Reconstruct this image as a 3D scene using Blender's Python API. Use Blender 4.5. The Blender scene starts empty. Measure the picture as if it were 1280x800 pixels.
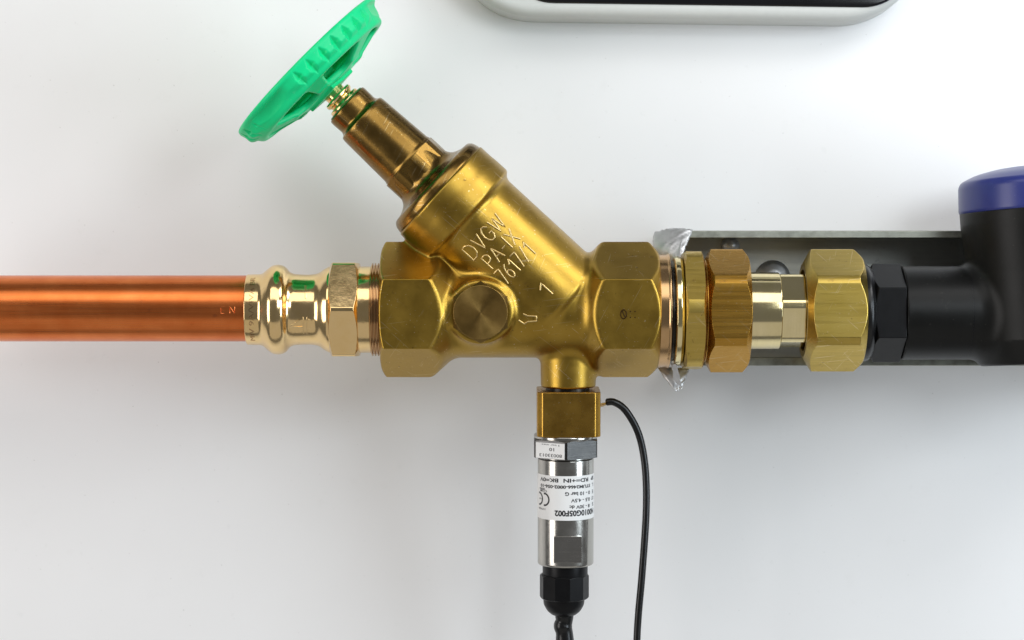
import bpy, bmesh, math, random
import numpy as np
from mathutils import Vector, Matrix

# ------------------------------------------------------------------ units
# geometry is laid out in millimetre-like units "u"; S turns a unit into metres
S = 0.00034
CAM_D = 3000.0
rng = random.Random(7)
scene = bpy.context.scene
col = scene.collection

# ------------------------------------------------------------------ camera
cam_d = bpy.data.cameras.new('camera')
cam = bpy.data.objects.new('camera', cam_d)
col.objects.link(cam)
cam.location = (0, -CAM_D * S, 0)
cam.rotation_euler = (math.radians(90), 0, 0)
cam_d.sensor_width = 36
cam_d.lens = 36 * CAM_D / 1280
cam_d.clip_start = 0.02
cam_d.clip_end = 20
scene.camera = cam

# ------------------------------------------------------------------ world, lamps, exposure
w = bpy.data.worlds.new('World'); scene.world = w; w.use_nodes = True
bg = w.node_tree.nodes['Background']
bg.inputs[0].default_value = (0.97, 0.98, 1.0, 1); bg.inputs[1].default_value = 0.15

def lamp(name, pos, target, sx, sy, power, color):
    d = bpy.data.lights.new(name, 'AREA'); d.shape = 'RECTANGLE'
    d.size = sx * S; d.size_y = sy * S; d.energy = power; d.color = color
    o = bpy.data.objects.new(name, d); col.objects.link(o)
    o.location = Vector(pos) * S
    o.rotation_euler = (Vector(target) * S - o.location).to_track_quat('-Z', 'Y').to_euler()
    return o
lamp('ceiling_lamp', (-150, -1350, 1200), (0, 60, 0), 2300, 950, 1.5, (1.0, 0.985, 0.96))
lamp('ceiling_lamp_right', (1420, -1000, 1480), (50, 0, 60), 900, 800, 1.6, (0.98, 0.985, 1.0))
lamp('window_left', (-2150, -1350, -100), (-250, 150, 40), 1000, 1900, 2.9, (1.0, 0.96, 0.935))
lamp('window_right', (2450, -1500, 200), (450, 200, 60), 1000, 1700, 4.6, (0.80, 0.91, 1.0))
lamp('window_back', (1480, -2600, 800), (520, 200, 180), 900, 850, 2.2, (0.88, 0.95, 1.0))
lamp('table_bounce', (0, -1200, -1900), (0, 0, -60), 4200, 2000, 0.95, (1.0, 0.95, 0.88))

vs = scene.view_settings
vs.view_transform = 'Standard'; vs.look = 'None'; vs.gamma = 1; vs.use_curve_mapping = False
vs.exposure = 0.0
scene.render.engine = 'CYCLES'

# ------------------------------------------------------------------ helpers
OFF = {}          # object -> world position of its origin, in u

def P(px, py, y=0.0):
    return (px - 640.0, y, 400.0 - py)

def U(px, py, y):
    "point at depth y that is seen at (px, py)"
    k = (CAM_D + y) / CAM_D
    return ((px - 640.0) * k, y, (400.0 - py) * k)

def link_mesh(name, verts, faces, mat, parent=None, smooth=True, sharp=30, bevel=0, normals=None, seg=2):
    v = np.asarray(verts, dtype=float)
    off = OFF.get(parent, np.zeros(3)) if parent is not None else None
    if off is None:
        off = np.array([(v[:, 0].min() + v[:, 0].max()) / 2, (v[:, 1].min() + v[:, 1].max()) / 2, v[:, 2].min()])
    me = bpy.data.meshes.new(name)
    me.from_pydata(((v - off) * S).tolist(), [], [tuple(int(i) for i in f) for f in faces])
    me.update()
    o = bpy.data.objects.new(name, me); col.objects.link(o)
    if parent is not None:
        o.parent = parent
    else:
        o.location = Vector(off * S)
    OFF[o] = off
    me.materials.append(mat)
    if normals is not None:
        me.polygons.foreach_set('use_smooth', [True] * len(me.polygons))
        me.normals_split_custom_set_from_vertices(np.asarray(normals).tolist())
    else:
        bm = bmesh.new(); bm.from_mesh(me)
        bmesh.ops.recalc_face_normals(bm, faces=bm.faces)
        bm.to_mesh(me); bm.free()
        if smooth:
            me.polygons.foreach_set('use_smooth', [True] * len(me.polygons))
            if bevel:
                b = o.modifiers.new('edge', 'BEVEL'); b.width = bevel * S; b.segments = seg
                b.limit_method = 'ANGLE'; b.angle_limit = math.radians(sharp); b.harden_normals = True
            else:
                me.set_sharp_from_angle(angle=math.radians(sharp))
    return o

def thing(name, label, cat, base, group=None):
    o = bpy.data.objects.new(name, None); col.objects.link(o)
    b = np.array(base, dtype=float)
    o.location = Vector(b * S); o.empty_display_size = 0.01
    o['label'] = label; o['category'] = cat
    if group: o['group'] = group
    OFF[o] = b
    return o

LEAN = math.radians(4.5)     # the valve is turned a little about the pipe: its top leans off the wall
PIV = Vector((0, 0, 400 - 387.0)) * S
def lean(o):
    R = Matrix.Rotation(LEAN, 4, 'X')
    o.location = PIV + R.to_3x3() @ (o.location - PIV)
    o.rotation_euler = R.to_euler()

def frame(axis, up=None):
    a = Vector(axis).normalized()
    r = Vector(up) if up else (Vector((0, -1, 0)) if abs(a.y) < 0.9 else Vector((0, 0, 1)))
    e1 = (r - a * r.dot(a)).normalized(); e2 = a.cross(e1)
    return np.array(a), np.array(e1), np.array(e2)

def fillet(prof, rad, n=4):
    "round the corners of an open (t, r) polyline; rad may be a list"
    out = [prof[0]]
    for i in range(1, len(prof) - 1):
        rr = rad[i] if isinstance(rad, (list, tuple)) else rad
        p = np.array(prof[i], float); a = np.array(prof[i - 1], float) - p; b = np.array(prof[i + 1], float) - p
        la, lb = np.linalg.norm(a), np.linalg.norm(b)
        d = min(rr, la * 0.45, lb * 0.45)
        if d < 0.05: out.append(tuple(p)); continue
        A = p + a / la * d; B = p + b / lb * d
        for k in range(n + 1):
            t = k / n
            out.append(tuple((1 - t) ** 2 * A + 2 * t * (1 - t) * p + t * t * B))
    out.append(prof[-1])
    return out

def lathe_data(prof, origin, axis, n=96, caps=(True, True), up=None):
    a, e1, e2 = frame(axis, up); o = np.array(origin, float)
    th = np.arange(n) * 2 * math.pi / n
    ring = np.cos(th)[:, None] * e1 + np.sin(th)[:, None] * e2
    V = []; F = []
    for t, r in prof:
        V.append(o + a * t + ring * max(r, 0.001))
    V = np.concatenate(V)
    m = len(prof)
    for i in range(m - 1):
        for k in range(n):
            k2 = (k + 1) % n
            F.append((i * n + k, i * n + k2, (i + 1) * n + k2, (i + 1) * n + k))
    if caps[0]: F.append(tuple(range(n))[::-1])
    if caps[1]: F.append(tuple((m - 1) * n + k for k in range(n)))
    return V, F

def lathe(name, prof, origin, axis, mat, parent=None, n=96, caps=(True, True), sharp=35):
    V, F = lathe_data(prof, origin, axis, n, caps)
    return link_mesh(name, V, F, mat, parent, sharp=sharp)

def nut(name, x0, x1, apo, rot, origin, axis, mat, parent=None, trunc=None, hole=0.0, c0=(0, 0), c1=(0, 0),
        sides=6, n=180, bevel=0.8, recess0=0, recess1=0, up=None):
    """prism of 'sides' flats along the axis from x0 to x1; c0/c1 = (end circle radius, slope) turned chamfers"""
    a, e1, e2 = frame(axis, up); o = np.array(origin, float)
    th = np.arange(n) * 2 * math.pi / n
    step = 2 * math.pi / sides
    ph = (th - rot + step / 2) % step - step / 2
    R = apo / np.cos(ph)
    if trunc: R = np.minimum(R, trunc)
    ring = np.cos(th)[:, None] * e1 + np.sin(th)[:, None] * e2
    def row(t, r): return o + np.outer(np.ones(n) * t, a) + ring * (np.ones(n) * r)[:, None]
    rows = []
    h = max(hole, 0.01)
    if recess0: rows += [row(x0 + recess0, h)]
    rows.append(row(x0, h if hole else 0.01))
    if c0[0]:
        rows.append(row(x0, np.minimum(c0[0], R - 0.02)))
        xa = x0 + np.maximum(R - c0[0], 0.01) * c0[1]
    else: xa = np.ones(n) * x0
    rows.append(o + xa[:, None] * a + ring * R[:, None])
    if c1[0]:
        xb = x1 - np.maximum(R - c1[0], 0.01) * c1[1]
        rows.append(o + xb[:, None] * a + ring * R[:, None])
        rows.append(row(x1, np.minimum(c1[0], R - 0.02)))
    else:
        rows.append(o + np.ones(n)[:, None] * x1 * a + ring * R[:, None])
    rows.append(row(x1, h if hole else 0.01))
    if recess1: rows += [row(x1 - recess1, h)]
    V = np.concatenate(rows); F = []
    for i in range(len(rows) - 1):
        for k in range(n):
            k2 = (k + 1) % n
            F.append((i * n + k, i * n + k2, (i + 1) * n + k2, (i + 1) * n + k))
    return link_mesh(name, V, F, mat, parent, sharp=16, bevel=bevel)

def tube_data(pts, rad, n=8, closed=False):
    pts = [np.array(p, float) for p in pts]; V = []; F = []
    m = len(pts); prev = None
    for i, p in enumerate(pts):
        t = (pts[min(i + 1, m - 1)] - pts[max(i - 1, 0)]); t /= np.linalg.norm(t) + 1e-9
        if prev is None:
            r = np.array([0, -1, 0.0]) if abs(t[1]) < 0.9 else np.array([0, 0, 1.0])
        else: r = prev
        e1 = r - t * r.dot(t); e1 /= np.linalg.norm(e1); e2 = np.cross(t, e1); prev = e1
        rr = rad[i] if isinstance(rad, (list, tuple, np.ndarray)) else rad
        for k in range(n):
            q = 2 * math.pi * k / n
            V.append(p + rr * (math.cos(q) * e1 + math.sin(q) * e2))
    for i in range(m - 1):
        for k in range(n):
            k2 = (k + 1) % n
            F.append((i * n + k, i * n + k2, (i + 1) * n + k2, (i + 1) * n + k))
    F.append(tuple(range(n))[::-1]); F.append(tuple((m - 1) * n + k for k in range(n)))
    return V, F

def tubes(name, lines, rad, mat, parent, n=8):
    V = []; F = []
    for l in lines:
        v, f = tube_data(l, rad, n); k = len(V)
        V += list(v); F += [tuple(i + k for i in ff) for ff in f]
    return link_mesh(name, V, F, mat, parent, sharp=60)

def spline(pts, n=12):
    "Catmull-Rom through points"
    p = [np.array(q, float) for q in pts]; p = [2 * p[0] - p[1]] + p + [2 * p[-1] - p[-2]]; out = []
    for i in range(1, len(p) - 2):
        for k in range(n):
            t = k / n
            out.append(0.5 * ((2 * p[i]) + (-p[i-1] + p[i+1]) * t + (2*p[i-1] - 5*p[i] + 4*p[i+1] - p[i+2]) * t*t + (-p[i-1] + 3*p[i] - 3*p[i+1] + p[i+2]) * t**3))
    out.append(p[-2]); return out

def box_data(x0, x1, y0, y1, z0, z1):
    V = [(x, y, z) for x in (x0, x1) for y in (y0, y1) for z in (z0, z1)]
    F = [(0, 1, 3, 2), (4, 6, 7, 5), (0, 4, 5, 1), (2, 3, 7, 6), (0, 2, 6, 4), (1, 5, 7, 3)]
    return np.array(V, float), F

# ---- signed-distance modelling (cast shapes with real fillets) -> surface-nets mesh
def smin(a, b, k):
    h = np.clip(0.5 + 0.5 * (b - a) / k, 0, 1)
    return b + (a - b) * h - k * h * (1 - h)
def smax(a, b, k): return -smin(-a, -b, k)
def sd_cyl(t, r, t0, t1, rad, rnd):
    q0 = np.maximum(t0 - t, t - t1) + rnd; q1 = r - rad + rnd
    return np.minimum(np.maximum(q0, q1), 0) + np.sqrt(np.maximum(q0, 0) ** 2 + np.maximum(q1, 0) ** 2) - rnd

def surface_nets(f, lo, hi, h):
    ax = [np.arange(l, u + h, h, dtype=np.float32) for l, u in zip(lo, hi)]
    n = [len(a) for a in ax]
    val = np.empty(n, np.float32)
    for i in range(0, n[0], 16):
        X, Y, Z = np.meshgrid(ax[0][i:i + 16], ax[1], ax[2], indexing='ij')
        val[i:i + 16] = f(X, Y, Z)
    s = val < 0
    c = np.zeros([m - 1 for m in n], np.int8)
    for dx in (0, 1):
        for dy in (0, 1):
            for dz in (0, 1):
                c += s[dx:n[0]-1+dx, dy:n[1]-1+dy, dz:n[2]-1+dz]
    act = (c > 0) & (c < 8)
    idx = -np.ones(act.shape, np.int64); ii = np.argwhere(act); idx[act] = np.arange(len(ii))
    acc = np.zeros((len(ii), 3)); cnt = np.zeros(len(ii))
    corners = [(0,0,0),(1,0,0),(0,1,0),(1,1,0),(0,0,1),(1,0,1),(0,1,1),(1,1,1)]
    edges = [(0,1),(2,3),(4,5),(6,7),(0,2),(1,3),(4,6),(5,7),(0,4),(1,5),(2,6),(3,7)]
    cv = [val[ii[:,0]+k[0], ii[:,1]+k[1], ii[:,2]+k[2]] for k in corners]
    for a, b in edges:
        va, vb = cv[a], cv[b]; m = (va < 0) != (vb < 0)
        t = np.where(m, va / np.where(m, va - vb, 1), 0)
        pa, pb = np.array(corners[a]), np.array(corners[b])
        acc += np.where(m[:, None], pa + t[:, None] * (pb - pa), 0); cnt += m
    V = (acc / cnt[:, None] + ii) * h + np.array(lo)
    quads = []
    for d in range(3):
        u, w_ = (d + 1) % 3, (d + 2) % 3
        sl0 = [slice(None)] * 3; sl1 = [slice(None)] * 3
        sl0[d] = slice(0, -1); sl1[d] = slice(1, None)
        e0 = s[tuple(sl0)]; e1 = s[tuple(sl1)]
        for flip in (False, True):
            E = np.argwhere((e0 & ~e1) if not flip else (~e0 & e1))
            ok = (E[:, u] > 0) & (E[:, w_] > 0) & (E[:, u] < n[u] - 1) & (E[:, w_] < n[w_] - 1)
            E = E[ok]
            q = []
            for du, dw in ((-1, -1), (0, -1), (0, 0), (-1, 0)):
                k = E.copy(); k[:, u] += du; k[:, w_] += dw
                q.append(idx[k[:, 0], k[:, 1], k[:, 2]])
            q = np.stack(q, 1)
            quads.append(q[:, ::-1] if flip else q)
    Q = np.concatenate(quads)
    e = 0.35
    for it in range(3):
        g, d0 = grad(f, V, e)
        V = V - g * np.clip(d0, -h, h)[:, None] * 0.9
    g, _ = grad(f, V, e)
    return V, Q, g

def grad(f, V, e):
    x, y, z = (V[:, i].astype(np.float64) for i in range(3))
    g = np.stack([f(x+e, y, z) - f(x-e, y, z), f(x, y+e, z) - f(x, y-e, z), f(x, y, z+e) - f(x, y, z-e)], 1)
    return g / (np.linalg.norm(g, axis=1, keepdims=True) + 1e-9), f(x, y, z)

def split_parts(V, Q, N, lab):
    "yield (verts, faces, normals) for each label value of the faces"
    for k in np.unique(lab):
        q = Q[lab == k]; use = np.unique(q); m = -np.ones(len(V), int); m[use] = np.arange(len(use))
        yield k, V[use], m[q], N[use]

# ------------------------------------------------------------------ materials
def new_mat(name):
    m = bpy.data.materials.new(name); m.use_nodes = True
    nt = m.node_tree; b = nt.nodes['Principled BSDF']
    tc = nt.nodes.new('ShaderNodeTexCoord')
    return m, nt, b, tc
def noise(nt, tc, scale, detail=4, stretch=(1, 1, 1), rough=0.6):
    mp = nt.nodes.new('ShaderNodeMapping'); mp.inputs['Scale'].default_value = stretch
    n = nt.nodes.new('ShaderNodeTexNoise'); n.inputs['Scale'].default_value = scale
    n.inputs['Detail'].default_value = detail; n.inputs['Roughness'].default_value = rough
    nt.links.new(tc.outputs['Object'], mp.inputs[0]); nt.links.new(mp.outputs[0], n.inputs['Vector'])
    return n.outputs[0]
def ramp(nt, src, stops):
    r = nt.nodes.new('ShaderNodeValToRGB'); e = r.color_ramp.elements
    while len(e) < len(stops): e.new(0.5)
    for el, (p, c) in zip(e, stops):
        el.position = p; el.color = (c[0], c[1], c[2], 1) if isinstance(c, tuple) else (c, c, c, 1)
    nt.links.new(src, r.inputs[0]); return r.outputs[0]
def mixc(nt, fac, a, b, mode='MIX'):
    m = nt.nodes.new('ShaderNodeMix'); m.data_type = 'RGBA'; m.blend_type = mode
    for sock, v in ((m.inputs[0], fac), (m.inputs[6], a), (m.inputs[7], b)):
        if isinstance(v, (int, float)): sock.default_value = v
        elif isinstance(v, tuple): sock.default_value = (*v, 1)
        else: nt.links.new(v, sock)
    return m.outputs[2]
def bump(nt, b, src, strength, dist=0.0003, prev=None):
    n = nt.nodes.new('ShaderNodeBump'); n.inputs['Strength'].default_value = strength; n.inputs['Distance'].default_value = dist
    nt.links.new(src, n.inputs['Height'])
    if prev: nt.links.new(prev, n.inputs['Normal'])
    nt.links.new(n.outputs[0], b.inputs['Normal']); return n.outputs[0]

def metal(name, c1, c2, rough, rvar=0.08, scale=120, spots=0.0, spot_col=(0.1, 0.05, 0.02), grain=0.0, grain_scale=2500,
          streak=None, streak_amt=0.0, coat=0.0, fleck=0.0, scratch=0.0):
    m, nt, b, tc = new_mat(name)
    b.inputs['Metallic'].default_value = 1
    b.inputs['Coat Weight'].default_value = coat; b.inputs['Coat Roughness'].default_value = 0.34
    n1 = noise(nt, tc, scale, 5)
    c = mixc(nt, ramp(nt, n1, [(0.3, 0.0), (0.7, 1.0)]), c1, c2)
    rsrc = n1
    pv = None
    if streak:
        n3 = noise(nt, tc, 1.0, 4, streak)
        c = mixc(nt, ramp(nt, n3, [(0.35, 0.0), (0.75, streak_amt)]), c, tuple(x * 0.55 for x in c2))
        pv = bump(nt, b, n3, 0.05, 0.0002); rsrc = n3
    if spots:
        n2 = noise(nt, tc, scale * 3.1, 3)
        c = mixc(nt, ramp(nt, n2, [(0.66, 0.0), (0.74, spots)]), c, spot_col)
    if fleck:
        n5 = noise(nt, tc, 1150, 1)
        c = mixc(nt, ramp(nt, n5, [(0.735, 0.0), (0.765, fleck)]), c, (0.92, 0.80, 0.52))
        n6 = noise(nt, tc, 640, 1)
        c = mixc(nt, ramp(nt, n6, [(0.735, 0.0), (0.765, fleck)]), c, (0.10, 0.06, 0.02))
    if scratch:
        for rot, sc_ in ((0.5, (1 / 2500, 1 / 55, 1 / 55)), (-0.85, (1 / 2300, 1 / 50, 1 / 60)), (1.45, (1 / 2400, 1 / 60, 1 / 45))):
            mp = nt.nodes.new('ShaderNodeMapping'); mp.vector_type = 'TEXTURE'; mp.inputs['Rotation'].default_value = (0, rot, rot * .15); mp.inputs['Scale'].default_value = sc_
            nz = nt.nodes.new('ShaderNodeTexNoise'); nz.inputs['Scale'].default_value = 1.0; nz.inputs['Detail'].default_value = 1
            nt.links.new(tc.outputs['Object'], mp.inputs[0]); nt.links.new(mp.outputs[0], nz.inputs['Vector'])
            c = mixc(nt, ramp(nt, nz.outputs[0], [(0.73, 0.0), (0.755, scratch)]), c, (0.95, 0.82, 0.55))
    nt.links.new(c, b.inputs['Base Color'])
    r = nt.nodes.new('ShaderNodeMapRange'); r.inputs['From Min'].default_value = 0.3; r.inputs['From Max'].default_value = 0.7
    r.inputs['To Min'].default_value = rough - rvar; r.inputs['To Max'].default_value = rough + rvar
    nt.links.new(rsrc, r.inputs[0]); nt.links.new(r.outputs[0], b.inputs['Roughness'])
    if grain:
        g = noise(nt, tc, grain_scale, 2)
        bump(nt, b, g, grain, 0.0001, pv)
    return m

def plastic(name, c, rough, var=0.15, scale=200, grain=0.0, coat=0.0, spec=0.5, scuff=None):
    m, nt, b, tc = new_mat(name)
    n1 = noise(nt, tc, scale, 4)
    cc = mixc(nt, ramp(nt, n1, [(0.3, 0.0), (0.7, 1.0)]), tuple(x * (1 - var) for x in c), tuple(min(1, x * (1 + var)) for x in c))
    if scuff:
        ns = noise(nt, tc, 95, 7, (1, 1, 1), 0.8)
        cc = mixc(nt, ramp(nt, ns, [(0.62, 0.0), (0.74, scuff[3])]), cc, scuff[:3])
        nd_ = noise(nt, tc, 900, 1)
        cc = mixc(nt, ramp(nt, nd_, [(0.75, 0.0), (0.78, scuff[3])]), cc, scuff[:3])
    nt.links.new(cc, b.inputs['Base Color'])
    b.inputs['Specular IOR Level'].default_value = spec
    r = nt.nodes.new('ShaderNodeMapRange'); r.inputs['To Min'].default_value = rough * 0.8; r.inputs['To Max'].default_value = rough * 1.2
    nt.links.new(n1, r.inputs[0]); nt.links.new(r.outputs[0], b.inputs['Roughness'])
    b.inputs['Coat Weight'].default_value = coat
    if grain: bump(nt, b, noise(nt, tc, 3000, 2), grain, 0.0001)
    return m

M = {}
M['cast'] = metal('cast_brass', (0.37, 0.225, 0.032), (0.43, 0.27, 0.045), 0.35, 0.05, 90, 0.4, (0.20, 0.12, 0.03), 0.28, 1500, coat=.10, fleck=.55, scratch=.25)
M['bonnet'] = metal('brown_brass', (0.20, 0.115, 0.025), (0.28, 0.165, 0.04), 0.26, 0.06, 110, 0.5, (0.12, 0.065, 0.025), 0.14, 2400, coat=.1, fleck=.4, scratch=.3)
M['letter'] = metal('letter_brass', (0.70, 0.52, 0.22), (0.76, 0.58, 0.26), 0.30, 0.04, 200)
M['nut'] = metal('turned_brass', (0.47, 0.25, 0.04), (0.52, 0.29, 0.055), 0.28, 0.05, 80, 0.5, (0.22, 0.11, 0.04), 0, 1, (20, 900, 900), 0.16, fleck=.4, scratch=.25)
M['nut2'] = metal('weathered_brass', (0.52, 0.365, 0.075), (0.58, 0.42, 0.11), 0.33, 0.06, 80, 0.4, (0.25, 0.14, 0.05), 0, 1, (25, 700, 700), 0.42, fleck=.4, scratch=.4)
M['block'] = metal('sawn_brass', (0.44, 0.24, 0.04), (0.50, 0.29, 0.055), 0.27, 0.05, 120, 0.7, (0.20, 0.10, 0.025), 0.1, 1500, fleck=.4)
M['polish'] = metal('polished_brass', (0.88, 0.62, 0.28), (0.92, 0.67, 0.34), 0.15, 0.04, 160, 0.25, (0.45, 0.3, 0.12), 0.35, 420)
M['tail'] = metal('pale_brass', (0.85, 0.72, 0.38), (0.89, 0.76, 0.44), 0.13, 0.03, 120, 0.2, (0.5, 0.36, 0.16), 0, 1, (1500, 60, 60), 0.12)
M['plug'] = metal('plug_brass', (0.27, 0.165, 0.045), (0.31, 0.195, 0.06), 0.34, 0.03, 260, 0.35, (0.15, 0.08, 0.03))
_nt = M['plug'].node_tree; _b = _nt.nodes['Principled BSDF']; _b.inputs['Anisotropic'].default_value = 0.85
_tg = _nt.nodes.new('ShaderNodeTangent'); _tg.direction_type = 'RADIAL'; _tg.axis = 'Y'
_nt.links.new(_tg.outputs[0], _b.inputs['Tangent'])
M['rose'] = metal('rose_brass', (0.55, 0.34, 0.16), (0.62, 0.40, 0.20), 0.20, 0.04, 120, 0.3, (0.2, 0.1, 0.05))
M['mark'] = metal('dark_stamp', (0.05, 0.03, 0.01), (0.07, 0.04, 0.015), 0.6)
M['copper'] = metal('copper', (0.74, 0.175, 0.04), (0.86, 0.25, 0.07), 0.29, 0.07, 75, 0.45, (0.42, 0.12, 0.05), 0, 1, (9, 330, 330), 0.42)
M['coppermark'] = metal('copper_mark', (0.62, 0.16, 0.05), (0.68, 0.19, 0.06), 0.35)
M['steel'] = metal('steel', (0.43, 0.415, 0.38), (0.50, 0.485, 0.45), 0.20, 0.05, 150, 0.25, (0.3, 0.28, 0.25), 0.05, 2600)
M['steeldark'] = metal('steel_flat', (0.07, 0.07, 0.07), (0.10, 0.098, 0.095), 0.30, 0.05, 150, 0, (0, 0, 0), 0, 1, (60, 60, 2500), 0.4)
M['steelflat'] = metal('milled_steel', (0.40, 0.385, 0.355), (0.46, 0.44, 0.41), 0.24, 0.05, 150, 0, (0, 0, 0), 0, 1, (60, 60, 2500), 0.3)
M['galv'] = metal('galvanised', (0.36, 0.37, 0.35), (0.44, 0.45, 0.43), 0.48, 0.08, 60, 0.4, (0.13, 0.13, 0.12), 0, 1, (12, 300, 300), 0.3)
M['galvedge'] = metal('galvanised_edge', (0.26, 0.265, 0.225), (0.38, 0.39, 0.34), 0.42, 0.1, 250, 0.6, (0.2, 0.2, 0.17))
M['foil'] = metal('foil', (0.60, 0.60, 0.60), (0.70, 0.70, 0.70), 0.50, 0.08, 300, 0.2, (0.5, 0.5, 0.5))
M['wire'] = metal('bare_wire', (0.6, 0.55, 0.45), (0.7, 0.65, 0.55), 0.25)
M['green'] = plastic('green_plastic', (0.003, 0.68, 0.25), 0.40, 0.05, 90, 0.03, 0, .3, (0.30, 0.74, 0.50, .45))
M['black'] = plastic('black_plastic', (0.004, 0.004, 0.0045), 0.36, 0.2, 200, 0.05, 0, .2)
M['blackmat'] = plastic('black_moulding', (0.005, 0.005, 0.0045), 0.38, 0.25, 60, 0.12, 0, .22, (0.035, 0.033, 0.028, .6))
M['rubber'] = plastic('black_rubber', (0.005, 0.005, 0.005), 0.28, 0.1, 200, 0, 0, .4)
M['blue'] = plastic('blue_plastic', (0.024, 0.034, 0.19), 0.30, 0.06, 100, 0.02, 0, .5, (0.12, 0.13, 0.32, .35))
M['label'] = plastic('label_film', (0.80, 0.80, 0.79), 0.38, 0.01, 300)
M['ink'] = plastic('ink', (0.01, 0.01, 0.012), 0.45, 0.1, 300)
M['white'] = plastic('white_housing', (0.62, 0.63, 0.60), 0.42, 0.02, 300, 0.04)
M['screen'] = plastic('black_glass', (0.004, 0.004, 0.005), 0.12, 0.1, 50)
# wall: satin white sheet with a very slight unevenness and small blemishes
def wall_mat():
    m, nt, b, tc = new_mat('satin_white_wall')
    n1 = noise(nt, tc, 9, 4); n2 = noise(nt, tc, 160, 3)
    c = mixc(nt, ramp(nt, n1, [(0.3, 0.0), (0.7, 1.0)]), (0.84, 0.835, 0.83), (0.87, 0.868, 0.865))
    c = mixc(nt, ramp(nt, n2, [(0.70, 0.0), (0.76, 0.18)]), c, (0.72, 0.72, 0.71))
    n3 = noise(nt, tc, 55, 6, (1, 1, 1), 0.75)
    c = mixc(nt, ramp(nt, n3, [(0.60, 0.0), (0.78, 0.22)]), c, (0.74, 0.73, 0.71))
    n4 = noise(nt, tc, 700, 1)
    c = mixc(nt, ramp(nt, n4, [(0.765, 0.0), (0.79, 0.45)]), c, (0.55, 0.54, 0.52))
    nt.links.new(c, b.inputs['Base Color'])
    b.inputs['Roughness'].default_value = 0.30
    b.inputs['Specular IOR Level'].default_value = 0.8
    bump(nt, b, noise(nt, tc, 420, 3), 0.05, 0.0003)
    return m
M['wall'] = wall_mat()

# ------------------------------------------------------------------ wall
WALL = 176.0
V, F = box_data(-3600, 3600, WALL, WALL + 60, -2600, 2600)
o = link_mesh('wall', V, F, M['wall'], None, smooth=False)
o['kind'] = 'structure'

# ------------------------------------------------------------------ copper pipe
AX = 387.0
p = lathe('copper_pipe', fillet([(-760, 38), (-760, 41.3), (-322, 41.3), (-322, 38)], 1.0), P(640, 385.5), (1, 0, 0), M['copper'])
p['label'] = 'bare copper water pipe running into the shiny press fitting'; p['category'] = 'pipe'

# stroke alphabet for cast lettering: unit cell 0..w by 0..1
G = {
 'D': (.75, [[(0, 0), (0, 1), (.35, 1), (.62, .85), (.75, .55), (.7, .25), (.45, .03), (0, 0)]]),
 'V': (.7, [[(0, 1), (.36, 0), (.7, 1)]]),
 'G': (.75, [[(.72, .8), (.55, .97), (.3, 1), (.08, .8), (0, .5), (.08, .2), (.3, 0), (.55, .02), (.74, .2), (.74, .45), (.45, .45)]]),
 'W': (.95, [[(0, 1), (.24, 0), (.47, .9), (.70, 0), (.95, 1)]]),
 'P': (.6, [[(0, 0), (0, 1), (.4, 1), (.6, .85), (.58, .6), (.4, .47), (0, .46)]]),
 'A': (.75, [[(0, 0), (.37, 1), (.75, 0)], [(.14, .36), (.61, .36)]]),
 '-': (.4, [[(0, .45), (.4, .45)]]),
 'I': (.12, [[(.06, 0), (.06, 1)]]),
 'X': (.7, [[(0, 0), (.7, 1)], [(0, 1), (.7, 0)]]),
 '7': (.6, [[(0, 1), (.6, 1), (.22, 0)]]),
 '6': (.6, [[(.5, .97), (.25, .8), (.05, .5), (.03, .22), (.2, .01), (.42, .02), (.58, .2), (.55, .43), (.35, .55), (.08, .42)]]),
 '1': (.35, [[(0, .72), (.3, 1), (.3, 0)]]),
 '/': (.5, [[(0, 0), (.5, 1)]]),
 'E': (.5, [[(.5, 1), (0, 1), (0, 0), (.5, 0)], [(0, .5), (.42, .5)]]),
 'N': (.6, [[(0, 0), (0, 1), (.6, 0), (.6, 1)]]),
}
def dense(line, step):
    out = [line[0]]
    for a, b in zip(line, line[1:]):
        d = math.dist(a, b); k = max(1, int(d / step))
        for i in range(1, k + 1): out.append((a[0] + (b[0] - a[0]) * i / k, a[1] + (b[1] - a[1]) * i / k))
    return out

for i, ch in enumerate('EN'):
    wd, ls = G[ch]
    lines = []
    for l in ls:
        q = []
        for (a, b) in dense(l, 0.3):
            xx = 281 + i * 11 + a * 10; zz = 392.0 - b * 8.5
            dz = (385.5 - zz); q.append((xx - 640, -math.sqrt(41.3 ** 2 - dz * dz) - 0.05, 400 - zz))
        lines.append(q)
    tubes('letter', lines, 0.4, M['coppermark'], p, 5)

# ------------------------------------------------------------------ press fitting
t = thing('press_fitting', 'polished brass press fitting joining copper pipe to the valve', 'pipe fitting', P(385, 387))
ax = P(0, AX); ax = (-640, 0, 400 - AX)
def X(px): return px
prof = [(309, 40), (309, 44), (328, 44.5), (334, 50), (341, 55.5), (349, 56.5), (357, 54), (362, 47), (368, 44.5), (386, 43.5), (398, 45), (406, 51), (412, 54), (418, 54)]
sl = lathe('sleeve', fillet(prof, [0, 1.5, 4, 5, 5, 5, 5, 5, 6, 10, 8, 5, 2, 0], 5), ax, (1, 0, 0), M['polish'], t, n=128, sharp=50)
nut('hexagon', 414, 450, 58.0, math.radians(30), ax, (1, 0, 0), M['polish'], t, hole=20, c0=(57, .45), c1=(57, .45), trunc=66)
lathe('neck', fillet([(448, 50), (448, 54), (466, 54), (466, 50)], 0.8), ax, (1, 0, 0), M['polish'], t)
pr = [(464, 48), (464, 55)]
x = 464
for i in range(5):
    pr += [(x + 0.4, 55.0), (x + 1.6, 58.2), (x + 2.4, 58.2), (x + 3.2, 55.0)]; x += 3.6
pr += [(486, 55), (486, 48)]
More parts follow.
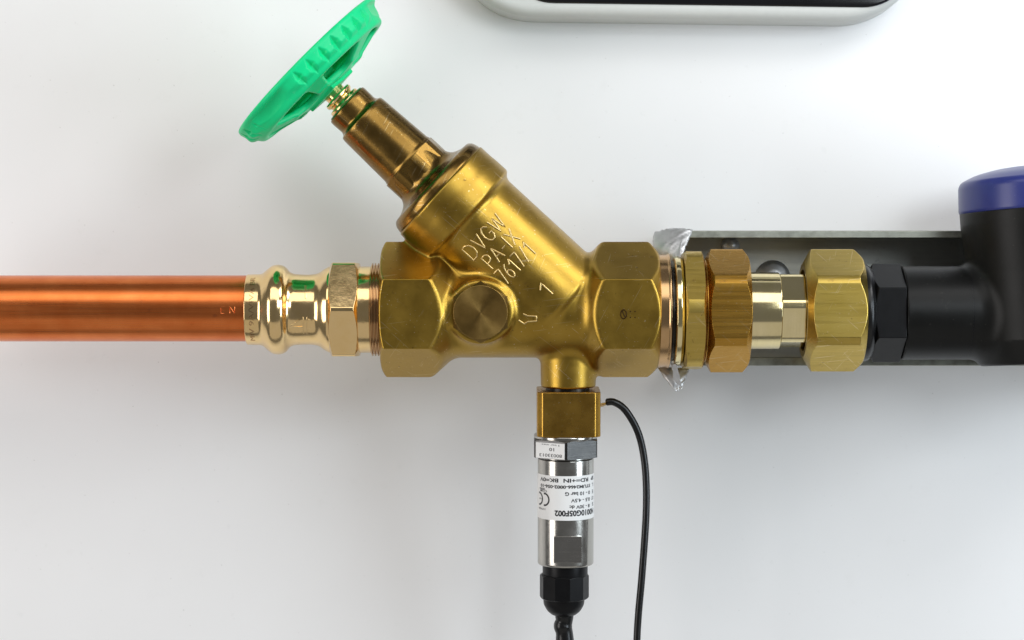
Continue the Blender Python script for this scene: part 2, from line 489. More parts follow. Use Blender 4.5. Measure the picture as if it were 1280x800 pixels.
lathe('thread', pr, ax, (1, 0, 0), M['rose'], t, sharp=20)
# raised marks on the sleeve: a bar and an insertion-depth arrow
def on_cyl_x(px, py, r, lift=0.0):
    "point on a horizontal cylinder (axis at AX) seen at (px, py)"
    y = 0.0
    for _ in range(6):
        q = U(px, py, y); dz = q[2] - (400 - AX)
        y = -math.sqrt(max(1.0, (r + lift) ** 2 - dz * dz))
    return U(px, py, y)
tubes('raised_mark', [[on_cyl_x(382, yy, 43.5, 0.3) for yy in np.linspace(357, 373, 7)]], 1.1, M['polish'], sl, 6)
tubes('raised_mark', [[on_cyl_x(379.5, yy, 43.5, 0.3) for yy in np.linspace(396, 418, 8)], [on_cyl_x(384, yy, 43.5, 0.3) for yy in np.linspace(396, 418, 8)],
      [on_cyl_x(362 + k * 1.9, 408 - k * 1.2, 44.3, 0.2) for k in range(8)], [on_cyl_x(362 + k * 2.0, 408 + 0.1 * k, 44.3, 0.2) for k in range(9)],
      [on_cyl_x(385 + k * 2, 399 + .5 * k, 43.5, 0.2) for k in range(6)]], 0.8, M['polish'], sl, 6)

def text_mesh(s, bold=0.0):
    cu = bpy.data.curves.new('txt', 'FONT'); cu.body = s; cu.size = 1.0; cu.offset = bold; cu.resolution_u = 3
    ob = bpy.data.objects.new('txt', cu); col.objects.link(ob)
    dg = bpy.context.evaluated_depsgraph_get(); dg.update()
    me = ob.evaluated_get(dg).to_mesh()
    v = np.array([tuple(q.co)[:2] for q in me.vertices]); f = [tuple(pl.vertices) for pl in me.polygons]
    ob.evaluated_get(dg).to_mesh_clear()
    bpy.data.objects.remove(ob); bpy.data.curves.remove(cu)
    v[:, 0] -= v[:, 0].min(); v[:, 1] -= v[:, 1].min()
    return v, f, v[:, 0].max(), v[:, 1].max()

# small print pressed round the sleeve end, read turned a quarter
def sleeve_text(s, px, py0, py1, h):
    v, f, wd, ht = text_mesh(s)
    r = 44.5
    a0 = math.asin((AX - py0) / r / 1.03); a1 = math.asin((AX - py1) / r / 1.03)
    ang = a0 + v[:, 0] / wd * (a1 - a0)
    xx = px - 640 - (v[:, 1] / ht - .5) * h
    W = np.stack([xx, -np.cos(ang) * (r + .12), (400 - AX) + np.sin(ang) * (r + .12)], 1)
    return link_mesh('pressed_print', W, f, M['rose'], sl, smooth=False)
sleeve_text('MIV 9A/VIVA BR', 318.5, 427, 346, 6)

# ------------------------------------------------------------------ the valve
valve = thing('angle_seat_valve', 'brass slanted-bonnet shut-off valve with a green handwheel', 'valve', P(640, 471))
BA = math.radians(42.6)
BC = np.array([545.0, 0.0, 233.0])           # flange centre in (px, y, py)
av = (math.cos(BA), math.sin(BA))            # axis towards the pipe, in (px, py)
# hexagon with a flat to the front
def sd_hex(py, y, R):
    a = R * 0.8660254
    z = np.abs(py); yy = np.abs(y)
    return np.maximum(yy, 0.5 * yy + 0.8660254 * z) - a
def prims(px, y, py):
    rx = np.sqrt(y * y + (py - AX) ** 2)
    main = sd_cyl(px, rx, 500, 800, 60, 3)
    dx, dz = px - BC[0], py - BC[2]
    s = dx * av[0] + dz * av[1]; c = dx * av[1] - dz * av[0]
    rb = np.sqrt(c * c + y * y)
    br = sd_cyl(s, rb, 30, 214, 66.5, 6)
    fl = sd_cyl(s, rb, 7, 53, 74.0, 3.0)
    br = smin(br, fl, 13.0)
    hl = smax(sd_hex(py - AX, y, 85), np.maximum(477 - px, px - 572), 2.5)
    hl = smax(hl, (rx - (84.5 - (px - 541) * 0.93)) * 0.73, 3)
    hl = smax(hl, (rx - (74 + (px - 477) * 2.1)) * 0.43, 2)
    hr = smax(sd_hex(py - AX, y, 85), np.maximum(722 - px, px - 823), 2.5)
    hr = smax(hr, (rx - (85 - (751 - px) * 1.15)) * 0.66, 4)
    hr = smax(hr, (rx - (85.5 - (px - 810) * 1.08)) * 0.68, 2)
    boss = sd_cyl(-y, np.sqrt((px - 601.5) ** 2 + (py - 385) ** 2), 20, 67, 40, 5)
    outb = sd_cyl(py, np.sqrt((px - 710.5) ** 2 + y * y), 400, 484, 35.0 - np.clip(py - 450, 0, 40) * 0.02, 3)
    return main, br, hl, hr, boss, outb
def f_body(px, y, py):
    main, br, hl, hr, boss, outb = prims(px, y, py)
    d = smin(main, br, 14)
    d = smin(d, hl, 7); d = smin(d, hr, 9); d = smin(d, boss, 12); d = smin(d, outb, 9)
    return d
Vb, Qb, Nb = surface_nets(f_body, (470, -88, 170), (830, 88, 492), 1.45)
cen = Vb[Qb].mean(1)
pr_ = np.stack(prims(cen[:, 0], cen[:, 1], cen[:, 2]), 1)
lab = np.argmin(pr_, 1); lab = np.choose(lab, [0, 0, 2, 3, 0, 5])
body = None
def to_world(Vv): return np.stack([Vv[:, 0] - 640, Vv[:, 1], 400 - Vv[:, 2]], 1)
def n_world(Nn): return np.stack([Nn[:, 0], Nn[:, 1], -Nn[:, 2]], 1)
for k, v, q, nn in split_parts(Vb, Qb, Nb, lab):
    nm = {0: 'body', 2: 'hexagon_end', 3: 'hexagon_end', 5: 'outlet_boss'}[int(k)]
    q = q[:, ::-1]                                  # px,y,py is left-handed in the world
    oo = link_mesh(nm, to_world(v), q, M['cast'], valve, normals=n_world(nn))
    if k == 0: body = oo
    if k == 3: hexr = oo
# axis frame of the branch in the world
A3 = np.array([av[0], 0, -av[1]]); N3 = np.array([av[1], 0, av[0]]); C3 = np.array([BC[0] - 640, 0, 400 - BC[2]])
# cast letters
def branch_pt(s, c, r): 
    ps = math.asin(max(-.99, min(.99, c / r)))
    return C3 + A3 * s + r * (math.sin(ps) * N3 + np.array([0, -math.cos(ps), 0]))
def cast_line(txt, s0, s1, c0, c1, gap=.26):
    wd = sum(G[ch][0] for ch in txt) + gap * (len(txt) - 1)
    k = (c1 - c0) / wd; x = 0
    for ch in txt:
        gw, ls = G[ch]; lines = []
        for l in ls:
            lines.append([branch_pt(s1 - b * (s1 - s0), c0 + (x + a) * k, 66.9) for a, b in dense(l, .15)])
        tubes('cast_letter', lines, 1.15, M['letter'], body, 7)
        x += gw + gap
cast_line('DVGW', 76, 96, -33, 27)
cast_line('PA-IX', 101, 120, -25, 25)
cast_line('7617/1', 125, 146, -28, 25)
cast_line('1', 174.5, 194.5, -4.5, 3.5)
def on_main(px, py, lift=0.0):
    "march the view ray onto the cast body"
    y = -140.0
    for _ in range(60):
        q = U(px, py, y); d = float(f_body(q[0] + 640, y, 400 - q[2]))
        y += max(-5, min(20, d)) * 0.9
    return U(px, py, y - lift)
ar = [(654, 392), (659.5, 394.5), (670.5, 395), (671, 401), (659, 402), (656, 405), (648, 400)]
tubes('flow_mark', [[on_main(a, b - 4.7, 0.3) for a, b in dense(ar, 2)]], 1.0, M['letter'], body, 7)
# stamped mark on the hexagon
yf = -73.7
el = [U(779.5 + 3.6 * math.cos(q), 386.9 + 5.6 * math.sin(q), yf) for q in np.linspace(0, 2 * math.pi, 22)]
tubes('stamped_mark', [el, [U(778, 382.9, yf), U(781.5, 390.9, yf)]], 0.85, M['mark'], hexr, 6)
for a, b in ((788, 383.4), (793.8, 383.4), (788, 390.9), (793.8, 390.9)):
    q = U(a, b, yf + .3)
    lathe('stamped_dot', [(0, .9), (.45, .9), (.6, .5)], q, (0, -1, 0), M['mark'], hexr, n=12)
# plug with hexagon head facing the viewer
pc = (601.5 - 640, 0, 400 - 385)
nut('drain_plug', 60, 75, 33.2, math.radians(30), pc, (0, -1, 0), M['plug'], valve, c1=(32.8, .9), n=180, bevel=.5)
# bonnet
bprof = [(-150, 14), (-150, 29.5), (-146, 30), (-130, 29.5), (-126.5, 31.5), (-125, 34.8), (-121, 35.5), (-50, 38.2), (-47, 39.3), (-44, 39.3), (-20, 40.5), (-13, 45), (-8, 55), (-7, 66), (-2, 70.5), (5, 72.2), (7.2, 72.2), (7.2, 60)]
lathe('bonnet', fillet(bprof, [0, 2, 3, 4, 3, 3, 2, 1, 1, 1, 6, 6, 5, 4, 4, 2, .5, 0], 5), C3, A3, M['bonnet'], valve, n=128, sharp=40)
nut('bonnet_hexagon', -46, -14, 39.5, math.radians(8), C3, A3, M['bonnet'], valve, sides=8, trunc=41.0, c0=(39.4, .5), n=192, bevel=1.0)
# gland and stem
sp = [(-186, 9), (-186, 14), (-166, 14), (-166, 19.5), (-163, 20.5), (-160, 19), (-159, 17), (-157, 17), (-156, 22), (-152, 23), (-149, 22)]
lathe('stem', fillet(sp, .6, 3), C3, A3, M['polish'], valve, n=64)
M['seal'] = plastic('green_seal', (0.05, 0.20, 0.04), 0.4)
lathe('stem_seal', [(-151.5, 20), (-151.5, 27), (-150, 27.5), (-149, 27)], C3, A3, M['seal'], valve, n=64)
# handwheel: bowl-shaped rim with finger scallops, grip notches and six windows, closed top
WH = 221.0       # distance of the rim's top from the flange centre, back along the axis
def f_wheel(h, a, b):
    # h: along the axis from the top towards the valve; a: towards the upper right of the picture; b: towards the camera
    R = np.sqrt(a * a + b * b); th = np.arctan2(a, b)
    def seg(p, q, wdt):
        px_, py_ = R - p[0], h - p[1]; dx, dy = q[0] - p[0], q[1] - p[1]
        t = np.clip((px_ * dx + py_ * dy) / (dx * dx + dy * dy), 0, 1)
        return np.sqrt((px_ - t * dx) ** 2 + (py_ - t * dy) ** 2) - wdt
    off = math.radians(27)
    k3 = (th - off - 0.05 + math.pi / 3) % (2 * math.pi / 3) - math.pi / 3      # groups of notches every 120 degrees
    sc = (th - off + 0.04) % (2 * math.pi / 3) - math.pi / 3                    # finger scallops between them
    skirt = smin(seg((114.5, 6), (111.5, 17), 4.0), seg((111.5, 17), (101, 26), 4.0), 5)
    web = smin(seg((101, 26), (58, 37), 4.0), seg((58, 37), (14, 41), 4.5), 3)
    k6 = (th - off + math.pi / 6) % (math.pi / 3) - math.pi / 6
    win = smax(np.abs(k6) * R - (0.40 * R - 3), np.abs(R - 68) - 27, 12)
    web = smax(web, -win, 4)
    surf = 118.2 - np.clip(h - 6, 0, 11) * 0.27 - np.clip(h - 17, 0, 30) * 1.15
    bowl = np.sqrt((sc * R) ** 2 * 0.30 + (R - 138) ** 2 + (h - 19) ** 2 * 1.1) - 35
    skirt2 = smax(skirt, -bowl, 5)
    wall2 = smax(np.abs(bowl) - 2.8, np.maximum(R - surf + 2.5, np.maximum(5 - h, h - 28)), 2)
    skirt2 = smin(skirt2, wall2, 4)
    st = math.radians(10.2)
    kk = np.clip(np.round((k3) / st - .5) + .5, -3.5, 3.5) * st
    nd = (k3 - kk) * R
    notch = (np.abs(nd) * 1.0 + np.abs(h - 14) * 0.5 - (R - surf) * 1.0 - 5.0) * 0.62
    skirt2 = smax(skirt2, -notch, 0.8)
    lip = sd_cyl(h, R, 0, 6.5, 118.5, 3.0)
    lip = np.maximum(lip, -(sd_cyl(h, R, -10, 3.0, 109, 1)))
    hub = sd_cyl(h, R, 2, 46, 21, 2)
    sq = np.maximum(np.maximum(np.abs(a * .8 + b * .6), np.abs(b * .8 - a * .6)) - 25.5, np.abs(h - 43) - 5)
    d = smin(skirt2, web, 5); d = smin(d, lip, 2.5); d = smin(d, hub, 6); d = smin(d, sq, 1.5)
    return d
Vw, Qw, Nw = surface_nets(f_wheel, (-3, -121, -121), (52, 121, 121), 1.25)
# the wheel sits a little askew on its stem
WA = math.radians(44.8); TL = math.radians(0.0)
Aw = np.array([math.cos(WA) * math.cos(TL), math.sin(TL), -math.sin(WA) * math.cos(TL)])
Nw3 = np.array([math.sin(WA), 0, math.cos(WA)])
Ew = np.cross(Aw, Nw3); Ew = Ew if Ew[1] < 0 else -Ew
HB = C3 - A3 * (WH - 46) - Aw * 46
def whl(v): return HB + v[:, :1] * Aw + v[:, 1:2] * Nw3 + v[:, 2:3] * Ew
def whn(v): return v[:, :1] * Aw + v[:, 1:2] * Nw3 + v[:, 2:3] * Ew
hand = np.linalg.det(np.stack([Aw, Nw3, Ew]))
link_mesh('handwheel', whl(Vw), Qw if hand > 0 else Qw[:, ::-1], M['green'], valve, normals=whn(Nw))

lean(valve)

# ------------------------------------------------------------------ right-hand fittings
ax2 = (-640, 0, 400 - 388.5)
ad = thing('brass_adapter', 'brass adapter ring and hexagon screwed into the valve beside the silver foil', 'pipe fitting', P(855, 462))
lathe('collar', fillet([(808, 60), (808, 71), (832, 71), (834, 72.3), (835.5, 72.3), (835.5, 60)], .8), ax2, (1, 0, 0), M['rose'], ad)
lathe('seal_ring', [(834, 50), (834, 62), (838, 63.5), (843, 62), (843, 50)], ax2, (1, 0, 0), M['rubber'], ad)
lathe('shoulder', fillet([(841, 56), (841, 66), (843, 68.5), (848.5, 68.5), (852, 66), (854, 56)], 1), ax2, (1, 0, 0), M['tail'], ad)
nut('hexagon', 853, 877, 71.5, math.radians(26), ax2, (1, 0, 0), M['nut2'], ad, trunc=78.5, hole=40, c0=(72, .4), c1=(72, .4))
pr = [(874, 50), (874, 64)]
x = 876
for i in range(3):
    pr += [(x, 62), (x + 1, 64.5), (x + 1.8, 64.5), (x + 2.8, 62)]; x += 3
pr += [(890, 62), (890, 50)]
lathe('threaded_neck', pr, ax2, (1, 0, 0), M['nut'], ad, sharp=20)

n1 = nut('union_nut', 881, 934, 69.5, 0.0, ax2, (1, 0, 0), M['nut'], None, trunc=77, hole=46, c0=(65, .6), c1=(69.2, .85), recess0=12, recess1=6)
n1['label'] = 'orange-brown brass union nut between the scratched hexagon and the pale tail piece'; n1['category'] = 'nut'
tp = thing('tail_piece', 'pale polished brass tail piece between the two big union nuts', 'pipe fitting', P(978, 437))
lathe('sleeve', fillet([(922, 30), (922, 48), (973, 48), (973, 30)], .8), ax2, (1, 0, 0), M['tail'], tp)
nut('wrench_flats', 973.5, 1024, 43.0, math.radians(20), ax2, (1, 0, 0), M['tail'], tp, trunc=47.2, bevel=.5)
n2 = nut('union_nut', 1003, 1076, 68.5, 0.0, (ax2[0], 0, ax2[2] + .5), (1, 0, 0), M['nut2'], None, trunc=76.5, hole=51, c0=(58, .58), c1=(67, 1.05), recess0=20, recess1=8)
n2['label'] = 'streaked yellow brass union nut next to the black plastic hexagon'; n2['category'] = 'nut'

# ------------------------------------------------------------------ water meter
mt = thing('water_meter', 'black plastic meter housing with a blue screw cap', 'meter', P(1310, 455))
axm = (-640, 0, 400 - 391.0)
lathe('seal_ring', fillet([(1068, 40), (1068, 55), (1073, 60), (1082, 61), (1088, 56), (1088, 40)], 3), axm, (1, 0, 0), M['rubber'], mt)
nut('hexagon', 1085, 1125, 53.5, 0.0, axm, (1, 0, 0), M['black'], mt, c0=(50, .5), bevel=.9)
MX, MY = 1317.0, 391.0
MT = math.radians(4.0)       # the meter head leans slightly to the left
def f_meter(px, y, py):
    rx = np.sqrt(y * y + (py - 391) ** 2)
    d = sd_cyl(px, rx, 1125.5, 1330, 58.5, 1.5)
    qx = (px - MX) * math.cos(MT) + (MY - py) * math.sin(MT); qz = MY - (-(px - MX) * math.sin(MT) + (MY - py) * math.cos(MT))
    rv = np.sqrt(qx ** 2 + y * y)
    rad = 107 - np.clip((qz - 275), 0, 60) * 0.06 - np.clip(qz - 420, 0, 40) * 0.25
    b = sd_cyl(qz, rv, 258, 451, rad, 3) * 0.97
    return smin(d, b, 13)
Vm, Qm, Nm = surface_nets(f_meter, (1117, -114, 240), (1440, 114, 470), 2.0)
link_mesh('housing', to_world(Vm), Qm[:, ::-1], M['blackmat'], mt, normals=n_world(Nm))
lathe('mould_seam', [(1206, 57), (1206, 58.65), (1207.2, 58.65), (1207.2, 57)], axm, (1, 0, 0), M['black'], mt, n=96)
cp = [(-3, 96), (-3, 107.2), (0, 108), (30, 106.5), (36, 103), (44, 85), (50, 55), (52, 20), (52, 0.5)]
lathe('screw_cap', fillet(cp, [0, .5, 1, 5, 4, 10, 10, 8, 0], 5), (MX - 640 - 134 * math.sin(MT), 0, 400 - MY + 134 * math.cos(MT)), (-math.sin(MT), 0, math.cos(MT)), M['blue'], mt, n=160, caps=(True, False), sharp=50)

# ------------------------------------------------------------------ mounting rail
rl = thing('mounting_rail', 'dark grey galvanised channel rail on the wall behind the brass nuts', 'rail', P(1080, 460, 100))
FR = 66.0
k = (CAM_D + FR) / CAM_D
zt = (400 - 289) * k; zb = (400 - 456.5) * k
x0 = 846 - 640; x1 = 1560 - 640
def bx(name, a, mat, par, bev=.8):
    V, F = box_data(*a); return link_mesh(name, V, F, mat, par, bevel=bev)
bx('web', (x0, x1, WALL - 5, WALL + .5, zb + 2, zt - 2), M['galv'], rl)
bx('flange', (x0, x1, FR, WALL + .4, zt - 4, zt), M['galv'], rl)
bx('flange', (x0, x1, FR, WALL + .4, zb, zb + 4), M['galv'], rl)
bx('lip', (x0 + .5, x1 - .5, FR - 1.5, FR + 3, zt - 9, zt + .7), M['galvedge'], rl, 1.2)
bx('lip', (x0 + .5, x1 - .5, FR - 1.5, FR + 3, zb - .7, zb + 10), M['galvedge'], rl, 1.2)
for a, b, r in ((966, 347, 23), (913, 307, 12)):
    q = U(a, b, WALL - 6)
    lathe('bolt_head', fillet([(0, r), (3, r), (8, r * .8), (12, r * .45), (13.5, r * .15), (13.6, .3)], 2, 4), q, (0, -1, 0), M['foil'], rl, n=48)

# ------------------------------------------------------------------ foil wrapped round the joint
fo = thing('foil_wrap', 'crumpled silver foil wrapped round the joint at the rail end', 'foil', P(845, 490, 20))
def patch(name, corners, nu, nv, bulge, crump, mat, par, seed, edge=0.0, rnd=0.0):
    r = random.Random(seed); c = [np.array(q) for q in corners]
    V = []; F = []
    ph = [(r.uniform(2, 7), r.uniform(2, 7), r.uniform(0, 6), r.uniform(.3, 1)) for _ in range(7)]
    for i in range(nu + 1):
        for j in range(nv + 1):
            u, v = i / nu, j / nv
            p_ = (1-u)*(1-v)*c[0] + u*(1-v)*c[1] + u*v*c[2] + (1-u)*v*c[3]
            ww = sum(abs(math.sin(a*u*3 + b*v*3 + d)) * e for a, b, d, e in ph) / 4
            p_ = p_ + np.array([0, -bulge * math.sin(math.pi*u)**.6 * math.sin(math.pi*min(1, v+.15))**.6 - crump * ww * (0.25 + 0.75 * u), 0])
            p_ = p_ + np.array([-rnd * math.sin(math.pi * v) * (1 - u), 0, rnd * .4 * math.sin(math.pi * u) * (1 - v)])
            if edge and (i in (0, nu) or j in (0, nv)):
                p_ = p_ + np.array([r.uniform(-edge, edge), 0, r.uniform(-edge, edge)])
            V.append(p_)
    for i in range(nu):
        for j in range(nv):
            a = i * (nv + 1) + j; F.append((a, a + nv + 1, a + nv + 2, a + 1))
    o = link_mesh(name, V, F, mat, par, sharp=50)
    sm = o.modifiers.new('thick', 'SOLIDIFY'); sm.thickness = 1.0 * S
    return o
patch('foil_flap', [U(818, 290, 60), U(866, 287, 50), U(848, 332, 14), U(832, 330, 34)], 26, 18, 7, 5, M['foil'], fo, 3, .5, 8)
patch('foil_fold', [U(843, 318, 0), U(852, 300, 6), U(851, 336, -18), U(842, 336, -20)], 6, 10, 1, 2, M['foil'], fo, 5, .6)
patch('foil_tip', [U(822, 459, 20), U(862, 461, 30), U(852, 486, 12), U(845, 489, 10)], 16, 14, 5, 4, M['foil'], fo, 9, .4, 2)
patch('foil_fold', [U(839, 455, -18), U(846, 455, -20), U(852, 484, 2), U(842, 476, 2)], 6, 10, 1, 2, M['foil'], fo, 11, .5)

# ------------------------------------------------------------------ square brass block under the valve
sb = thing('brass_block', 'square brass coupling block hanging under the valve outlet', 'pipe fitting', P(710, 542))
lathe('seal_ring', [(-490, 20), (-490, 27.5), (-480, 27.5), (-480, 20)], (710 - 640, 0, 400), (0, 0, 1), M['rubber'], sb, n=64)
nut('block', -543, -487, 39.5, math.radians(0), (710.5 - 640, 0, 400), (0, 0, 1), M['block'], sb, sides=4, trunc=51, n=180, bevel=1.0)

# ------------------------------------------------------------------ pressure sensor
ps = thing('pressure_sensor', 'steel cylinder pressure sensor with printed white label and black cable', 'sensor', P(708, 800))
SX = 707.5 - 640
def zc(py): return 400 - py
lathe('washer', fillet([(-549, 20), (-549, 40), (-543, 40), (-543, 20)], 2), (SX, 0, 400), (0, 0, 1), M['steel'], ps)
hxs = nut('hexagon', -571, -548, 39.3, math.radians(30), (SX - .5, 0, 400), (0, 0, 1), M['steeldark'], ps, trunc=44.5, c1=(41, .35), c0=(41, .2), bevel=.7)
R0 = 35.2
hs = lathe('housing', fillet([(-708, 28), (-708, R0 - 1), (-706, R0), (-574, R0), (-573, R0 - 1.5), (-568, R0 - 1.5), (-568, 20)], 1.2), (SX, 0, 400), (0, 0, 1), M['steel'], ps, n=128)
# milled wrench flat
zz = U(0, 670.5, -32)[2], U(0, 704, -32)[2]
hw = 17.5
bx('wrench_flat', (SX + 2 - hw, SX + 2 + hw, -35.45, -20, zz[1], zz[0]), M['steelflat'], hs, .4)
# label, a sleeve of film round the front
def cyl_patch(name, r, a0, a1, z0, z1, mat, par, n=48):
    V = []; F = []
    for i in range(n + 1):
        a = a0 + (a1 - a0) * i / n
        for z in (z0, z1):
            for rr in (r, r - .6): V.append((SX + rr * math.sin(a), -rr * math.cos(a), z))
    for i in range(n):
        b = i * 4; c = b + 4
        F += [(b, c, c + 2, b + 2), (b + 1, b + 3, c + 3, c + 1), (b, b + 1, c + 1, c), (b + 2, c + 2, c + 3, b + 3)]
    F += [(0, 2, 3, 1), (n * 4, n * 4 + 1, n * 4 + 3, n * 4 + 2)]
    return link_mesh(name, V, F, mat, par)
zl0, zl1 = U(0, 650.6, -35)[2], U(0, 594.3, -35)[2]
RL = R0 + .35
def LZ(py): return U(0, py - 2.7, -35)[2]
lb = cyl_patch('label', RL, -2.6, 2.6, zl0, zl1, M['label'], ps, 80)
def label_text(s, px_start, px_end, py, h, bold=0.0):
    bold = bold + 0.018; h = h * 1.08
    "upside-down line on the label: starts at the right (px_start), runs left to px_end; py = centre of the line at the front"
    v, f, wd, ht = text_mesh(s, bold)
    r = RL + .12
    def arc(px): return math.asin(max(-.985, min(.985, ((px - 640) - SX) / (r + .6))))
    a0, a1 = arc(px_start), arc(px_end)
    ang = a0 + (a1 - a0) * v[:, 0] / wd
    z = LZ(py) - (v[:, 1] / ht - .5) * h
    W = np.stack([SX + r * np.sin(ang), -r * np.cos(ang), z], 1)
    return link_mesh('print', W, f, M['ink'], lb, smooth=False)
label_text('RD=+IN  BK=0V', 735.5, 675, 602.6, 4.6, .012)
label_text('SP', 742.3, 739, 602, 4.6, .02)
label_text('STUM2466-0002-056-10', 738, 675.5, 610.8, 4.0, .02)
label_text('L', 742, 740.5, 610.8, 4.2)
label_text('0 - 10 bar G', 737.8, 706, 619.5, 4.4, .01)
label_text('E', 742, 740.4, 619.5, 4.2)
label_text('0.5 - 4.5V', 737.8, 713.5, 628, 4.2, .01)
label_text('UT', 742.4, 739.8, 627.5, 4.2)
label_text('8 - 30V dc', 737.5, 711.5, 636.3, 4.2, .01)
label_text('S', 742.2, 740.6, 635.5, 4.2)
label_text('N0010G05F002', 742.3, 692.8, 644.2, 7.0, .022)
label_text('0086', 680.5, 674.3, 615, 2.4)
label_text('COM', 683, 675, 617.5, 2.6)
label_text('17/06', 681, 673.2, 640.5, 2.2)
# the CE mark: arcs of film-thin ink
def arc_ink(cx, cy, r, q0, q1, wdt, kx):
    V = []; F = []; n = 18
    for i in range(n + 1):
        q = q0 + (q1 - q0) * i / n
        for rr in (r - wdt / 2, r + wdt / 2):
            ang = cx / RL + (rr * math.cos(q)) / RL; z = cy + rr * math.sin(q)
            V.append((SX + (RL + .12) * math.sin(ang), -(RL + .12) * math.cos(ang), z))
    for i in range(n): F.append((2*i, 2*i+1, 2*i+3, 2*i+2))
    return V, F
cez = LZ(628.0)
V = []; F = []
for cx in (-30.5, -42.0):
    v, f = arc_ink(cx, cez, 7.4, math.radians(-100), math.radians(100), 2.2, 1); kx = len(V); V += v; F += [tuple(i + kx for i in ff) for ff in f]
kx = len(V)
for a, b in ((-41.5, -1.0), (-35.0, -1.0), (-35.0, 1.0), (-41.5, 1.0)):
    V.append((SX + (RL + .12) * math.sin(a / RL), -(RL + .12) * math.cos(a / RL), cez + b))
F.append((kx, kx + 1, kx + 2, kx + 3))
link_mesh('print', V, F, M['ink'], lb, smooth=False)
# sticker on the left hexagon face
ca, sa = math.cos(math.radians(30)), math.sin(math.radians(30))
fn = np.array([-sa, -ca, 0]); ft = np.array([ca, -sa, 0])     # outward normal, and along the face to the front
fc = np.array([SX - .5, 0, 0]) + fn * 39.35
def face_pt(u_, z, lift): return fc + ft * u_ + fn * lift + np.array([0, 0, z])
V = []; F = []
for lift in (0.0, .45):
    for u_, z in ((-20, -570), (20.5, -570), (20.5, -550.5), (-20, -550.5)): V.append(face_pt(u_, 400 + z, lift))
F = [(0, 3, 2, 1), (4, 5, 6, 7), (0, 1, 5, 4), (1, 2, 6, 5), (2, 3, 7, 6), (3, 0, 4, 7)]
stk = link_mesh('sticker', V, F, M['label'], hxs, smooth=False)
def sticker_text(s, u_start, u_end, z, h, bold=0.01):
    v, f, wd, ht = text_mesh(s, bold)
    W = np.array([face_pt(u_start + (u_end - u_start) * a / wd, 400 + z - (b / ht - .5) * h, .55) for a, b in v])
    link_mesh('print', W, f, M['ink'], stk, smooth=False)
sticker_text('80033013', 17, -15, -566, 4.0, .01)
sticker_text('10', 6, -1, -558.5, 4.2, .015)
sticker_text('3 bar max', 14, -12, -553, 2.0, 0)
# cable gland and cable
lathe('gland_collar', fillet([(-726, 20), (-726, 28.5), (-707, 28.5), (-707, 20)], 1), (SX - .5, 0, 400), (0, 0, 1), M['black'], ps)
nut('gland_nut', -752, -721, 29.6, math.radians(30), (SX - 1.5, 0, 400), (0, 0, 1), M['black'], ps, sides=10, c0=(28.6, .8), c1=(29, .8), bevel=.6)
lathe('gland_dome', fillet([(-774, 10), (-773, 15), (-768, 21), (-760, 25.5), (-750, 26.5), (-748, 26.5)], 3, 5), (SX - 2, 0, 400), (0, 0, 1), M['black'], ps)
cpts = spline([P(706, 768), P(706, 780), P(704.5, 788), P(706.5, 800), P(707, 830), P(706, 900)], 8)
V, F = tube_data(cpts, [11.3 + .5 * math.sin(i * .5) for i in range(len(cpts))], 24)
link_mesh('cable', V, F, M['rubber'], ps)

lean(ps); lean(sb)

# ------------------------------------------------------------------ thin sensor lead
ld = thing('thin_cable', 'thin black cable with bare wire end curving down beside the sensor', 'cable', P(797, 860, 10))
lp = spline([P(757, 503, 6), P(768, 503, 6), P(782, 513, 8), P(797, 538, 12), P(805, 568, 14), P(808.5, 605, 14), P(808, 650, 12), P(803, 720, 10), P(798.5, 770, 10), P(796.5, 810, 10), P(796, 880, 10)], 10)
V, F = tube_data(lp, [2.6, 4.2] + [4.6] * (len(lp) - 2), 16)
link_mesh('sheath', V, F, M['rubber'], ld)
tubes('bare_wire', [spline([P(742, 507, 9), P(752, 505.5, 8), P(760, 503.5, 6)], 6), spline([P(742, 509, 8), P(753, 507.5, 7), P(761, 504, 6)], 6)], 1.4, M['wire'], ld, 8)

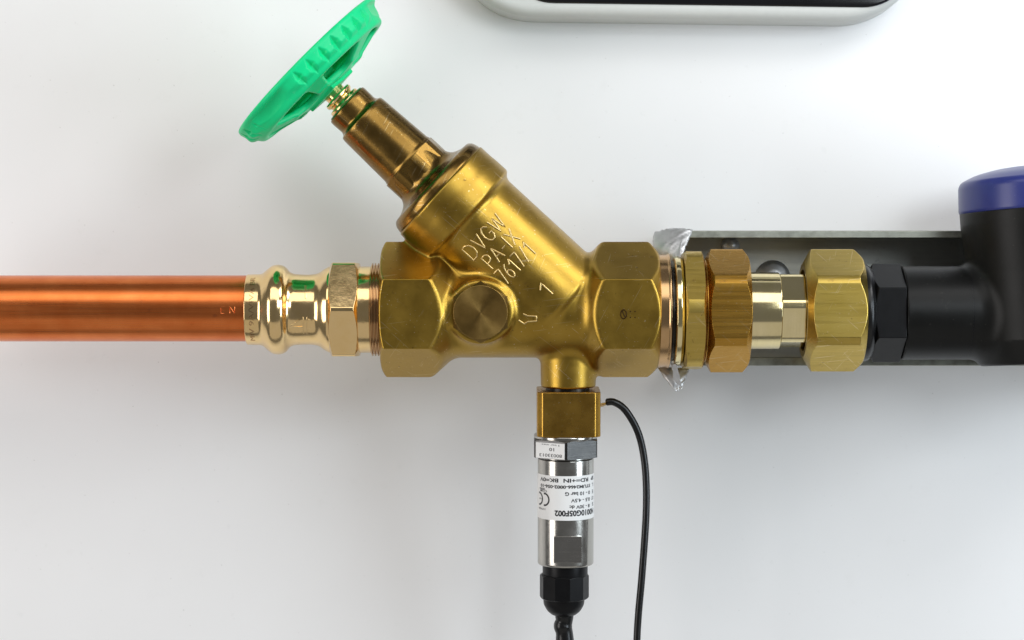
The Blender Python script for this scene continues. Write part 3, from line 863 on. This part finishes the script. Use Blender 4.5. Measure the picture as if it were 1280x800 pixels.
# ------------------------------------------------------------------ display unit on the wall
du = thing('display_unit', 'white wall-mounted display unit with a black glass front', 'display', P(870, 10, 120))
def rounded_slab(name, xa, xb, za, zb_, r, y0, y1, mat, par, edge, rot):
    pts = []
    for cx, cz, q0 in ((xb - r, zb_ - r, 0), (xa + r, zb_ - r, 90), (xa + r, za + r, 180), (xb - r, za + r, 270)):
        for i in range(17):
            q = math.radians(q0 + 90 * i / 16); pts.append((cx + r * math.cos(q), cz + r * math.sin(q)))
    pts = np.array(pts); cxm, czm = (xa + xb) / 2, za
    cen_ = np.array([(xa + xb) / 2, (za + zb_) / 2])
    n = len(pts)
    d = pts - np.array([np.clip(pts[:, 0], xa + r, xb - r), np.clip(pts[:, 1], za + r, zb_ - r)]).T
    d /= np.linalg.norm(d, axis=1, keepdims=True)
    rows = []
    for i in range(7):
        q = math.pi / 2 * i / 6
        rows.append((pts - d * edge * (1 - math.sin(q)), y0 + edge * (1 - math.cos(q))))
    rows.append((pts, y1))
    V = []; F = []
    ct, st_ = math.cos(rot), math.sin(rot)
    for pp, yy in rows:
        for a, b in pp:
            a2, b2 = a - cxm, b - czm
            V.append((cxm + a2 * ct - b2 * st_, yy, czm + a2 * st_ + b2 * ct))
    m = len(rows)
    for i in range(m - 1):
        for k in range(n):
            k2 = (k + 1) % n; F.append((i*n + k, i*n + k2, (i+1)*n + k2, (i+1)*n + k))
    F.append(tuple(range(n))); F.append(tuple((m - 1)*n + k for k in range(n))[::-1])
    return link_mesh(name, V, F, mat, par, sharp=40)
TR = math.radians(-0.8)
def at(px, y): return (px - 640) * (CAM_D + y) / CAM_D
zf = (400 - 30.5) * (CAM_D + WALL) / CAM_D
rounded_slab('housing', at(560, WALL), at(1150, WALL), zf, zf + 420, 112, WALL - 67, WALL + .5, M['white'], du, 14, TR)
zs = (400 - 6.5) * (CAM_D + WALL - 69) / CAM_D
rounded_slab('screen', at(628, WALL - 69), at(1142, WALL - 69), zs, zs + 380, 66, WALL - 70, WALL - 55, M['screen'], du, 3, TR)
